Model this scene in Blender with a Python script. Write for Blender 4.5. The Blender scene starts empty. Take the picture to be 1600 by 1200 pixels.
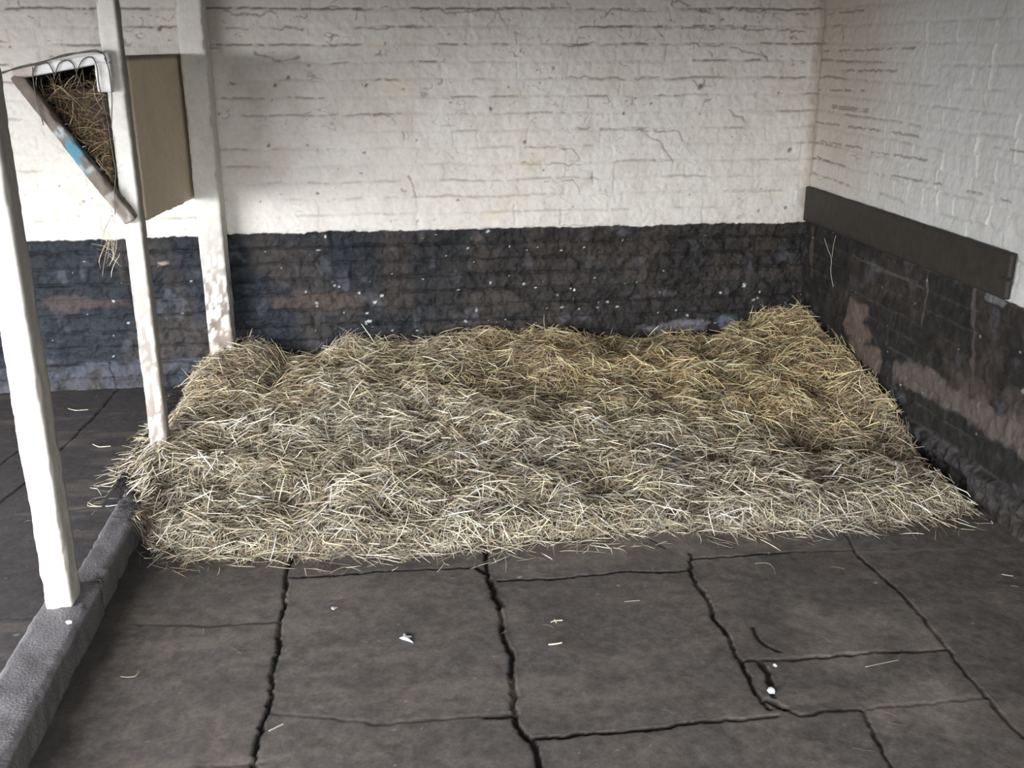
import bpy, math, random
import numpy as np
from mathutils import Vector, Matrix

# ------------------------------------------------------------------ camera
FPX = 1584.4
PITCH, YAW, ROLL = .3205, -.1163, -.0034
CAM = np.array([-2.006, -4.753, 1.526])
def cam_axes():
    cy, sy = math.cos(YAW), math.sin(YAW); cp, sp = math.cos(PITCH), math.sin(PITCH)
    cr, sr = math.cos(ROLL), math.sin(ROLL)
    f = np.array([-sy*cp, cy*cp, -sp]); rt = np.array([cy, sy, 0.]); up = np.cross(rt, f)
    return cr*rt+sr*up, -sr*rt+cr*up, f
RT, UP, FW = cam_axes()
def un(px, axis, val):
    """point of the real plane (axis = val) that was measured at this place in the photograph"""
    d = FW + RT*(px[0]-800)/FPX - UP*(px[1]-600)/FPX
    return CAM + (val-CAM[axis])/d[axis]*d

scene = bpy.context.scene
C = scene.collection
cd = bpy.data.cameras.new('camera'); cam = bpy.data.objects.new('camera', cd); C.objects.link(cam)
cd.sensor_width = 36; cd.lens = FPX/1600*36; cd.clip_start = .05
cam.matrix_world = Matrix(((RT[0], UP[0], -FW[0], CAM[0]), (RT[1], UP[1], -FW[1], CAM[1]),
                           (RT[2], UP[2], -FW[2], CAM[2]), (0, 0, 0, 1)))
scene.camera = cam

# ------------------------------------------------------------------ daylight and exposure
scene.view_settings.view_transform = 'Standard'; scene.view_settings.look = 'None'
scene.view_settings.gamma = 1; scene.view_settings.exposure = 0.0
scene.view_settings.use_curve_mapping = False
world = bpy.data.worlds.new('overcast_sky'); scene.world = world; world.use_nodes = True
bg = world.node_tree.nodes['Background']; bg.inputs[0].default_value = (.97, .98, 1.0, 1); bg.inputs[1].default_value = 37.0
OPEN_X0, OPEN_X1, OPEN_Z, OPEN_Y, FRONT_Y = -7.4, -3.9, 1.68, -4.4, -5.6
def portal(name, loc, rot, sx, sy):
    l = bpy.data.lights.new(name, 'AREA'); l.shape = 'RECTANGLE'; l.size = sx; l.size_y = sy
    l.cycles.is_portal = True
    o = bpy.data.objects.new(name, l); o.location = loc; o.rotation_euler = rot; C.objects.link(o)
portal('doorway_portal', ((OPEN_X0+OPEN_X1)/2, OPEN_Y, OPEN_Z/2), (math.pi/2, 0, 0), OPEN_X1-OPEN_X0, OPEN_Z)
R_X0, R_X1, R_Z = -2.6, -1.3, 1.45      # unseen opening behind the camera, added and sized for fill light
portal('fill_opening_portal', ((R_X0+R_X1)/2, FRONT_Y, R_Z/2), (math.pi/2, 0, 0), R_X1-R_X0, R_Z)

# ------------------------------------------------------------------ helpers
rng = np.random.default_rng(7); random.seed(7)
def sstep(a, b, x):
    t = np.clip((x-a)/(b-a), 0, 1); return t*t*(3-2*t)
def vnoise(x, y, seed=0):
    r = np.random.default_rng(seed); g = r.random((256, 256))
    xi = np.floor(x).astype(np.int64); yi = np.floor(y).astype(np.int64)
    fx = x-xi; fy = y-yi; fx = fx*fx*(3-2*fx); fy = fy*fy*(3-2*fy)
    a = g[xi % 256, yi % 256]; b = g[(xi+1) % 256, yi % 256]; c = g[xi % 256, (yi+1) % 256]; d = g[(xi+1) % 256, (yi+1) % 256]
    return (a*(1-fx)+b*fx)*(1-fy)+(c*(1-fx)+d*fx)*fy
def fbm(x, y, s, seed=0, o=4):
    v = 0; a = 1; t = 0
    for k in range(o):
        v = v+a*vnoise(x*s*2**k+17.3*k, y*s*2**k+5.1*k, seed+k); t += a; a *= .5
    return v/t
def seg_dist(X, Y, pts):
    """distance to a polyline, and position along it"""
    best = np.full(X.shape, 1e9)
    for (ax, ay), (bx, by) in zip(pts[:-1], pts[1:]):
        dx, dy = bx-ax, by-ay; L = dx*dx+dy*dy+1e-12
        t = np.clip(((X-ax)*dx+(Y-ay)*dy)/L, 0, 1)
        best = np.minimum(best, np.hypot(X-ax-t*dx, Y-ay-t*dy))
    return best
def local_stroke(X, Y, pts, reach, fn):
    """run fn(distance) only near the polyline, returns mask array"""
    P = np.array(pts); out = np.zeros(X.shape)
    m = (X > P[:, 0].min()-reach) & (X < P[:, 0].max()+reach) & (Y > P[:, 1].min()-reach) & (Y < P[:, 1].max()+reach)
    if m.any(): out[m] = fn(seg_dist(X[m], Y[m], pts))
    return out
def mixc(col, m, c):
    m = np.clip(m, 0, 1)[..., None]; return col*(1-m)+np.array(c)*m

def new_mesh(name, verts, faces_flat, loop_tot, mat, parent=None, cols=None, smooth=True):
    me = bpy.data.meshes.new(name)
    verts = np.asarray(verts, np.float32).reshape(-1, 3); ff = np.asarray(faces_flat, np.int32).ravel()
    lt = np.asarray(loop_tot, np.int32)
    me.vertices.add(len(verts)); me.vertices.foreach_set('co', verts.ravel())
    me.loops.add(len(ff)); me.loops.foreach_set('vertex_index', ff)
    me.polygons.add(len(lt)); ls = np.concatenate([[0], np.cumsum(lt)[:-1]]).astype(np.int32)
    me.polygons.foreach_set('loop_start', ls); me.polygons.foreach_set('loop_total', lt)
    me.polygons.foreach_set('use_smooth', np.full(len(lt), smooth))
    me.update(calc_edges=True); me.validate()
    if cols is not None:
        a = me.color_attributes.new('col', 'FLOAT_COLOR', 'POINT')
        c4 = np.ones((len(verts), 4), np.float32); c4[:, :3] = np.asarray(cols).reshape(-1, 3)
        a.data.foreach_set('color', c4.ravel())
    me.materials.append(mat)
    o = bpy.data.objects.new(name, me); C.objects.link(o)
    if parent: o.parent = parent; o.matrix_parent_inverse = Matrix.Translation(-parent.location)
    return o
def grid_mesh(name, P, mat, cols=None, flip=False, parent=None):
    n, m = P.shape[:2]; idx = np.arange(n*m).reshape(n, m)
    q = np.stack([idx[:-1, :-1], idx[1:, :-1], idx[1:, 1:], idx[:-1, 1:]], -1).reshape(-1, 4)
    if flip: q = q[:, ::-1]
    return new_mesh(name, P.reshape(-1, 3), q, np.full(len(q), 4), mat, parent, None if cols is None else cols.reshape(-1, 3))
def tag(o, label=None, cat=None, group=None, kind=None):
    if label: o['label'] = label
    if cat: o['category'] = cat
    if group: o['group'] = group
    if kind: o['kind'] = kind
    return o
def empty(name, loc):
    o = bpy.data.objects.new(name, None); o.location = loc; o.empty_display_size = .1; C.objects.link(o); return o

def material(name, color=None, attr=False, rough=.85, nscale=60, namp=.25, bump=.15, bscale=200, spec=.3, nscale2=None, metal=0):
    m = bpy.data.materials.new(name); m.use_nodes = True; nt = m.node_tree; N = nt.nodes; L = nt.links
    b = N['Principled BSDF']; b.inputs['Roughness'].default_value = rough; b.inputs['Metallic'].default_value = metal
    b.inputs['Specular IOR Level'].default_value = spec
    tc = N.new('ShaderNodeNewGeometry')
    no = N.new('ShaderNodeTexNoise'); no.inputs['Scale'].default_value = nscale; no.inputs['Detail'].default_value = 5
    L.new(tc.outputs['Position'], no.inputs['Vector'])
    mr = N.new('ShaderNodeMapRange'); mr.inputs['From Min'].default_value = .25; mr.inputs['From Max'].default_value = .75
    mr.inputs['To Min'].default_value = 1-namp; mr.inputs['To Max'].default_value = 1+namp
    L.new(no.outputs['Fac'], mr.inputs['Value'])
    vm = N.new('ShaderNodeVectorMath'); vm.operation = 'SCALE'
    if attr:
        at = N.new('ShaderNodeAttribute'); at.attribute_name = 'col'; L.new(at.outputs['Color'], vm.inputs[0])
    else: vm.inputs[0].default_value = color
    L.new(mr.outputs['Result'], vm.inputs['Scale']); L.new(vm.outputs['Vector'], b.inputs['Base Color'])
    if bump:
        n2 = N.new('ShaderNodeTexNoise'); n2.inputs['Scale'].default_value = bscale; n2.inputs['Detail'].default_value = 4
        L.new(tc.outputs['Position'], n2.inputs['Vector'])
        bp = N.new('ShaderNodeBump'); bp.inputs['Strength'].default_value = bump; bp.inputs['Distance'].default_value = .01
        L.new(n2.outputs['Fac'], bp.inputs['Height']); L.new(bp.outputs['Normal'], b.inputs['Normal'])
    return m
M_WALL = material('painted_brick', attr=True, rough=.75, nscale=45, namp=.07, bump=.12, bscale=120)
M_FLOOR = material('flagstone', attr=True, rough=.72, nscale=90, namp=.22, bump=.10, bscale=220, spec=.3)
M_HAY = material('dry_hay', attr=True, rough=.7, nscale=40, namp=.15, bump=0, spec=.3)
M_PAINTWOOD = material('whitewashed_timber', attr=True, rough=.7, nscale=50, namp=.08, bump=.2, bscale=60)
M_KERB = material('kerb_stone', attr=True, rough=.75, nscale=120, namp=.22, bump=.35, bscale=140)
M_BLACKWOOD = material('black_painted_board', (.034, .029, .024), rough=.65, nscale=30, namp=.3, bump=.12, bscale=60, spec=.4)
M_WIRE = material('rusty_wire', (.13, .115, .10), rough=.6, metal=.4, bump=0)
M_PLASTER = material('limewash', (.22, .21, .20), bump=.2)
M_DARKCEIL = material('ceiling_boards', (.05, .045, .04), bump=.2)
M_GROUND = material('yard_ground', (.045, .044, .042), bump=.2, nscale=8)
M_WHITE = material('white_lime', (.50, .52, .54), rough=.6, nscale=200, namp=.15, bump=.3)

# ------------------------------------------------------------------ brick walls
COURSE = .0747
def axis_coords(a, b, fine_a, fine_b, step):
    out = []
    if fine_a-a > .01: out += list(np.linspace(a, fine_a, max(2, int((fine_a-a)/.3)), endpoint=False))
    out += list(np.arange(fine_a, fine_b, step)); out.append(fine_b)
    if b-fine_b > .01: out += list(np.linspace(fine_b, b, max(2, int((b-fine_b)/.3)))[1:])
    return np.array(out)

def brick_field(U, Z, z0, seed, crack_amt, blen=.228):
    """height (out of the wall) and crack mask for thickly painted brick"""
    wob = (fbm(U, Z*.3, 7, seed+1)-.5)*.016+(fbm(U, Z, 35, seed+2, 3)-.5)*.007
    zc = (Z-z0+wob)/COURSE
    row = np.floor(zc+.5).astype(int); dz = (zc-row)*COURSE                 # distance to nearest bed joint
    rowi = np.floor(zc).astype(int)
    ro = np.random.default_rng(seed+9).random(400)
    header = (rowi % 2 == 0); bl = np.where(header, blen/2, blen)
    uo = (U+ro[(rowi+100) % 400]*.08+(fbm(U*.3, Z, 22, seed+3)-.5)*.03)/bl
    du = (uo-np.floor(uo+.5))*bl
    col = np.floor(uo).astype(int)
    bid = ((rowi*7919+col*104729) % 9973)
    rb = np.random.default_rng(seed+4).random(9973)[bid]
    h = np.zeros(U.shape)
    h -= .0034*np.exp(-(dz/.009)**2)*(.4+fbm(U, Z, 6, seed+15)*1.2)
    h -= .0015*np.exp(-(du/.007)**2)*(.2+fbm(U, Z, 8, seed+16)*1.4)
    h += (rb-.5)*.0035
    h += (fbm(U, Z, 16, seed+5)-.5)*.014 + (fbm(U, Z, 60, seed+6, 3)-.5)*.004
    # open cracks along the bed joints, broken up
    act = fbm(U, row*3.7, 5.5, seed+7, 3)+.25*(np.random.default_rng(seed+11).random(400)[(row+100) % 400]-.5)
    s = sstep(.50, .62, act+crack_amt)
    s2 = s*sstep(.2, .5, fbm(U, Z, 40, seed+8, 2))
    crack = s2*np.exp(-(dz/.0036)**2)
    actv = fbm(U*3.1, rowi*2.3+col*.37, 3.0, seed+13, 2)
    crack = np.maximum(crack, .55*sstep(.70, .78, actv+crack_amt*.5)*np.exp(-(du/.003)**2)*sstep(.35, .6, fbm(U, Z, 45, seed+17, 2)))
    # short wandering hairlines in the flaking paint
    rn = np.abs(fbm(U, Z*2.0, 12, seed+18, 2)-.5); crack = np.maximum(crack, .6*sstep(.018, .008, rn)*sstep(.62, .70, fbm(U, Z, 14, seed+19, 2)+crack_amt))
    h -= .006*crack
    return h, crack, du, dz, rb

def spots(U, Z, n, u0, u1, z0, z1, rmin, rmax, seed):
    r = np.random.default_rng(seed); m = np.zeros(U.shape)
    ua = U[:, 0]; za = Z[0, :]
    for _ in range(n):
        cu, cz, rr = r.uniform(u0, u1), r.uniform(z0, z1), rmin+(rmax-rmin)*r.random()**3.5
        i0, i1 = np.searchsorted(ua, [cu-3*rr, cu+3*rr]); j0, j1 = np.searchsorted(za, [cz-3*rr, cz+3*rr])
        if i1 <= i0 or j1 <= j0: continue
        d = np.hypot((U[i0:i1, j0:j1]-cu)*r.uniform(.5, 1.2), (Z[i0:i1, j0:j1]-cz)*r.uniform(.6, 1.8))
        d = d+(vnoise(U[i0:i1, j0:j1]*140, Z[i0:i1, j0:j1]*140, 3)-.5)*rr*1.3
        m[i0:i1, j0:j1] = np.maximum(m[i0:i1, j0:j1], r.uniform(.5, 1)*sstep(rr*1.25, rr*.6, d))
    return m

def dado_colour(U, Z, seed, blue):
    n1 = fbm(U, Z, 5, seed+20); n2 = fbm(U, Z, 30, seed+21); n3 = fbm(U, Z, 11, seed+22)
    c = np.zeros(U.shape+(3,)); c[:] = (.024, .022, .021)
    c = mixc(c, blue, (.015, .020, .028))
    c = mixc(c, sstep(.5, .75, n1)*.55, (.060, .048, .040))
    c = c*(.25+1.05*n2)[..., None]
    c = mixc(c, sstep(.66, .8, n3)*.5, (.075, .075, .09))
    return c*1.15

# back wall ---------------------------------------------------------
def build_back():
    xs = axis_coords(-8.4, .02, -4.15, .02, .0042); zs = axis_coords(-.05, 2.5, -.02, 1.98, .0042)
    U, Z = np.meshgrid(xs, zs, indexing='ij')
    h, crack, du, dz, rb = brick_field(U, Z, .7197+.97, 100, .02)
    ep = [un(p, 1, 0) for p in [(35, 378), (200, 373), (360, 367), (530, 362), (700, 359), (850, 356), (1000, 353), (1130, 350), (1245, 348)]]
    edge = np.interp(U[:, 0], [p[0] for p in ep], [p[2] for p in ep])[:, None]
    edge = edge+(fbm(U, Z*0, 14, 5)-.5)*.014+(fbm(U, Z*0, 60, 6)-.5)*.008
    dado = sstep(.0025, -.0025, Z-edge)
    # upper, cream limewash
    topness = sstep(1.0, 1.7, Z)
    h2, crack2, *_ = brick_field(U, Z, .7197+.97, 300, .0)
    crack = np.clip(crack*(.45+.75*topness), 0, 1)
    n = fbm(U, Z, 3, 40); n2 = fbm(U, Z, 12, 41)
    c = np.zeros(U.shape+(3,)); c[:] = (.70, .675, .63)
    c = mixc(c, sstep(.5, .8, n2)*.35, (.60, .56, .48))
    c = mixc(c, sstep(.45, .75, n)*.4, (.66, .62, .53))
    c = mixc(c, sstep(.9, 1.7, Z+(n2-.5)*1.2)*.35, (.52, .475, .42))  # tan grime, also painting in the light's falloff towards the top
    # grime in joints and chips where the paint has gone
    c = mixc(c, .30*np.exp(-(dz/.006)**2)*sstep(.4, .7, fbm(U, Z, 9, 44)), (.42, .37, .31))
    c = mixc(c, crack*.85, (.13, .10, .08))
    chips = spots(U, Z, 220, -4.1, 0, .75, 1.95, .002, .008, 50)
    for p, r in [((250, 45), .013), ((430, 134), .010), ((450, 122), .009), ((498, 232), .012), ((820, 223), .010), ((1228, 325), .009),
                 ((420, 228), .009), ((340, 180), .010), ((975, 178), .007), ((1075, 223), .007), ((1165, 42), .010), ((1240, 60), .012),
                 ((1095, 135), .012), ((843, 132), .010), ((600, 70), .014), ((573, 134), .009), ((1235, 235), .012), ((1220, 145), .014), ((1185, 330), .007)]:
        q = un(p, 1, 0); chips = np.maximum(chips, local_stroke(U, Z, [(q[0]-.002, q[2]), (q[0]+.003, q[2]+.004)], .05,
                                            lambda d: sstep(r, r*.4, d))*sstep(.38, .58, fbm(U, Z, 60, 3, 2)))
    h -= chips*.006
    c = mixc(c, chips*.8, (.17, .11, .08))
    for pts in [[(1055, 0), (1132, 28), (1150, 0)], [(1005, 205), (1035, 225), (1052, 250)], [(1190, 80), (1205, 92)], [(1140, 172), (1165, 190)],
                [(800, 45), (815, 55), (825, 45)], [(1085, 125), (1095, 142), (1100, 125)], [(400, 80), (430, 95), (470, 88)], [(328, 75), (345, 72)],
                [(640, 275), (652, 308)], [(630, 205), (632, 218)], [(890, 205), (905, 200), (1060, 205), (1068, 222)],
                [(820, 230), (895, 231), (905, 248)], [(540, 180), (575, 177), (610, 181)], [(515, 68), (545, 66)],
                [(855, 122), (870, 120), (985, 123), (1030, 118)], [(880, 69), (1130, 70), (1200, 88)], [(815, 255), (925, 257), (926, 290)],
                [(850, 285), (897, 282), (905, 300)], [(318, 18), (350, 19), (398, 24), (415, 18), (460, 16)], [(505, 13), (560, 13), (690, 14), (700, 18), (800, 12), (890, 13), (898, 21)],
                [(950, 22), (960, 15), (1045, 17)], [(1070, 14), (1110, 16), (1130, 24)], [(1155, 17), (1230, 21), (1275, 20)],
                [(355, 45), (400, 43), (480, 44)], [(555, 42), (620, 43), (660, 44)], [(985, 43), (1100, 44), (1200, 46), (1260, 50)]]:
        pw = [(lambda q: (q[0], q[2]))(un(p, 1, 0)) for p in pts]
        wU = U+(fbm(U, Z, 28, 61)-.5)*.030; wZ = Z+(fbm(U, Z, 28, 62)-.5)*.030
        k = local_stroke(wU, wZ, pw, .03, lambda d: np.exp(-(d/.0034)**2))*sstep(.3, .5, fbm(U, Z, 18, 63))
        h -= .004*k; c = mixc(c, k*.65, (.15, .115, .095))
    # yellow stain patches
    for p, r, a in [((615, 135), .10, .35), ((590, 72), .05, .3), ((830, 255), .10, .3), ((1210, 310), .05, .35), ((770, 335), .07, .3)]:
        q = un(p, 1, 0); d = np.hypot(U-q[0], (Z-q[2])*1.8)
        c = mixc(c, a*sstep(r, 0, d+(fbm(U, Z, 20, 66)-.5)*.08), (.66, .58, .38))
    # lower, black paint: rougher brick
    hd = h*1.3+(fbm(U, Z, 28, 80)-.5)*.026+(fbm(U, Z, 70, 81, 3)-.5)*.006-.003*np.exp(-(dz/.008)**2)
    blue = sstep(-1.3, -2.6, U+(fbm(U, Z, 3, 82)-.5))
    cdd = dado_colour(U, Z, 90, blue*.9)
    cdd = mixc(cdd, .6*np.exp(-(dz/.006)**2)*sstep(.35, .6, fbm(U, Z, 12, 83)), (.005, .005, .006))
    for p, rx, rz, a, colr in [((500, 470), .24, .06, .6, (.085, .062, .05)), ((140, 475), .30, .04, .6, (.085, .062, .055)), ((620, 360), .10, .03, .3, (.07, .06, .055)),
                            ((780, 470), .20, .05, .45, (.07, .058, .052)), ((1040, 458), .06, .03, .6, (.10, .095, .10)), ((1060, 510), .18, .035, .8, (.15, .15, .17)),
                            ((1140, 505), .08, .04, .7, (.11, .14, .18)), ((745, 370), .05, .03, .6, (.10, .085, .08)), ((1180, 430), .22, .05, .4, (.065, .055, .05)), ((255, 412), .035, .012, 1, (.30, .25, .2)),
                            ((900, 440), .4, .05, .3, (.06, .052, .047))]:
        q = un(p, 1, 0); d = np.hypot((U-q[0])/rx, (Z-q[2])/rz)+(fbm(U, Z, 16, 84)-.5)*1.6
        cdd = mixc(cdd, a*sstep(1.1, .5, d), colr)
    sp = spots(U, Z, 120, -4.1, 0, .12, .70, .0018, .0075, 51)
    sp2 = spots(U, Z, 35, -2.4, -.2, .25, .62, .0035, .009, 52)
    cdd = mixc(cdd, np.maximum(sp*.8, sp2), (.60, .66, .64))
    # pale stone skirting at the foot, in the left bay
    foot = sstep(.008, -.008, Z-.125-(fbm(U, Z*0, 9, 85)-.5)*.03)*sstep(-2.7, -2.9, U)
    cdd = mixc(cdd, foot*.6*sstep(.3, .6, fbm(U, Z, 14, 86)), (.07, .078, .10))
    for fx in (-3.35, -3.9): cdd = mixc(cdd, foot*np.exp(-((U-fx+(fbm(Z, U*0, 20, 3)-.5)*.03)/.005)**2), (.01, .01, .012))
    hd = hd+foot*.016
    step_in = .007
    h = h*(1-dado)+(hd-step_in)*dado; c = c*(1-dado[..., None])+cdd*dado[..., None]
    # rusty corner stain
    c = mixc(c, sstep(.05, .0, -U-.005+(fbm(U, Z, 25, 87)-.5)*.04)*.5*(1-dado), (.33, .25, .18))
    lim = sstep(-.01, .05, np.minimum(U+4.4, Z+.2))
    P = np.stack([U, -h*lim, Z], -1)
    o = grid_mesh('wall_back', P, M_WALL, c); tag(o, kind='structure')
build_back()

def build_right():
    ys = axis_coords(FRONT_Y, .02, -2.35, .02, .0045); zs = axis_coords(-.05, 2.5, -.02, 1.98, .0045)
    U, Z = np.meshgrid(ys, zs, indexing='ij')
    h, crack, du, dz, rb = brick_field(U, Z, .7197+.97, 500, -.03)
    far = sstep(-1.1, -.2, U)
    h *= .75
    crack = crack*(.35+.65*far)
    edge = .728+(fbm(U, Z*0, 14, 7)-.5)*.02
    dado = sstep(.003, -.003, Z-edge)
    n = fbm(U, Z, 3, 140); n2 = fbm(U, Z, 12, 141)
    c = np.zeros(U.shape+(3,)); c[:] = (.60, .60, .585)
    c = mixc(c, far*.6, (.62, .585, .51))
    c = mixc(c, sstep(.45, .8, n2)*.3, (.52, .50, .46))
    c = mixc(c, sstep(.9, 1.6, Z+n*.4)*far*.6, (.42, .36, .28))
    c = mixc(c, .3*np.exp(-(dz/.006)**2)*far, (.40, .34, .28))
    c = mixc(c, crack*.8, (.15, .115, .09))
    # vertical drips of thick paint over the perpends
    dr = np.exp(-(du/.005)**2)*sstep(.48, .6, fbm(U*2, Z, 9, 143))*(1-far)
    h += dr*.007; c = mixc(c, dr*.45, (.78, .78, .77))
    for pts in [[(1300, 165), (1357, 171)], [(1298, 168), (1355, 175)], [(1282, 80), (1345, 78), (1430, 74)], [(1315, 110), (1405, 110)], [(1270, 190), (1400, 207), (1436, 213)],
                [(1273, 218), (1330, 229), (1352, 232)], [(1360, 237), (1390, 241), (1450, 250)], [(1275, 245), (1295, 252)], [(1280, 140), (1350, 142)], [(1295, 22), (1350, 15)],
                [(1270, 270), (1290, 278)], [(1380, 272), (1470, 288)], [(1550, 230), (1600, 238)], [(1510, 298), (1580, 315)]]:
        pw = [(lambda q: (q[1], q[2]))(un(p, 0, 0)) for p in pts]
        wU = U+(fbm(U, Z, 45, 161)-.5)*.012; wZ = Z+(fbm(U, Z, 45, 162)-.5)*.012
        k = local_stroke(wU, wZ, pw, .03, lambda d: np.exp(-(d/.0036)**2))*sstep(.3, .5, fbm(U, Z, 18, 163))
        h -= .004*k; c = mixc(c, k*.8, (.16, .115, .085))
    c = mixc(c, sstep(.045, .0, -U+(fbm(U, Z, 25, 187)-.5)*.05)*.55, (.30, .22, .16))
    # black dado, rubbed
    cdd = dado_colour(U, Z, 190, U*0)*.9
    cdd = mixc(cdd, .35*np.exp(-(dz/.005)**2)*sstep(.4, .6, fbm(U, Z, 8, 191)), (.085, .075, .07))
    def patch(pts, rad, a, colr, rag=.05, s=192):
        nonlocal cdd
        pw = [(lambda q: (q[1], q[2]))(un(p, 0, 0)) for p in pts]
        k = local_stroke(U, Z, pw, rad+rag+.02, lambda d: d)
        near = local_stroke(U, Z, pw, rad+rag+.02, lambda d: d*0+1)
        dd = k+(fbm(U, Z, 14, s)-.5)*rag*2
        cdd = mixc(cdd, near*a*sstep(rad, rad*.55, dd), colr)
    patch([(1324, 482), (1350, 488), (1322, 508), (1352, 522), (1328, 540), (1366, 560)], .05, .85, (.115, .085, .07))
    patch([(1335, 485), (1340, 500)], .04, .5, (.17, .12, .10), .02)
    patch([(1400, 578), (1470, 612), (1540, 655), (1640, 715)], .060, .9, (.105, .088, .080))
    patch([(1500, 600), (1570, 625), (1640, 660)], .045, .5, (.075, .06, .055))
    patch([(1268, 360), (1266, 430)], .022, .6, (.11, .08, .06), .02)
    patch([(1290, 352), (1300, 362)], .016, .8, (.16, .12, .09), .01)
    patch([(1450, 415), (1443, 480), (1438, 510)], .006, .5, (.15, .12, .10), .008)
    patch([(1520, 440), (1518, 540), (1516, 590)], .014, .6, (.10, .08, .075), .012)
    patch([(1540, 462), (1565, 475)], .018, .8, (.16, .16, .17), .015)
    patch([(1480, 420), (1520, 445), (1570, 462)], .007, .8, (.22, .17, .13), .006)
    patch([(1330, 400), (1440, 450)], .005, .45, (.11, .10, .10), .005)
    patch([(1360, 420), (1430, 440)], .005, .45, (.10, .10, .10), .005)
    sp = spots(U, Z, 60, -2.3, 0, .05, .70, .002, .006, 151); cdd = mixc(cdd, sp*.8, (.5, .5, .5))
    hd = h+(fbm(U, Z, 30, 180)-.5)*.012
    # lumpy stone footing
    zt = .115+(fbm(U, Z*0, 10, 185)-.5)*.05
    foot = sstep(.012, -.012, Z-zt)
    cell = fbm(U, Z, 24, 186)
    cdd = mixc(cdd, foot*.6*sstep(.42, .6, cell), (.055, .05, .052))
    cdd = mixc(cdd, np.exp(-((Z-zt)/.01)**2)*.5*sstep(.4, .6, fbm(U, Z, 30, 188)), (.09, .085, .085))
    hd = hd+foot*(.022+(cell-.5)*.04)
    h = h*(1-dado)+(hd-.006)*dado; c = c*(1-dado[..., None])+cdd*dado[..., None]
    P = np.stack([-h, U, Z], -1)
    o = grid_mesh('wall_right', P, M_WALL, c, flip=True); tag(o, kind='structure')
build_right()

# rest of the stable: left wall, front wall with the wide doorway, ceiling, yard ----------
def boxes_mesh(name, boxes, mat, parent=None, cols=None):
    V = []; F = []
    for (x0, y0, z0, x1, y1, z1) in boxes:
        b = len(V); V += [(x0, y0, z0), (x1, y0, z0), (x1, y1, z0), (x0, y1, z0), (x0, y0, z1), (x1, y0, z1), (x1, y1, z1), (x0, y1, z1)]
        F += [[b+i for i in f] for f in [(3, 2, 1, 0), (4, 5, 6, 7), (0, 1, 5, 4), (1, 2, 6, 5), (2, 3, 7, 6), (3, 0, 4, 7)]]
    return new_mesh(name, V, F, [4]*len(F), mat, parent, smooth=False)
tag(boxes_mesh('wall_left', [(-8.6, OPEN_Y-.2, -.05, -8.4, .02, 2.5)], M_PLASTER), kind='structure')
tag(boxes_mesh('wall_front', [(-3.55, FRONT_Y-.2, -.05, R_X0, FRONT_Y, 2.5), (R_X0, FRONT_Y-.2, R_Z, R_X1, FRONT_Y, 2.5), (R_X1, FRONT_Y-.2, -.05, .02, FRONT_Y, 2.5), (-3.75, FRONT_Y-.2, -.05, -3.55, OPEN_Y, 2.5), (-8.4, OPEN_Y-.2, OPEN_Z, -3.75, OPEN_Y, 2.5),
                              (-8.4, OPEN_Y-.2, -.05, OPEN_X0, OPEN_Y, OPEN_Z)], M_PLASTER), kind='structure')
tag(boxes_mesh('ceiling', [(-8.6, OPEN_Y-.2, 2.5, .3, .3, 2.6), (-3.75, FRONT_Y-.2, 2.5, .3, OPEN_Y-.2, 2.6)], M_DARKCEIL), kind='structure')
tag(boxes_mesh('ground', [(-30, -40, -.25, 20, OPEN_Y, -.055)], M_GROUND), kind='structure')

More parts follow.
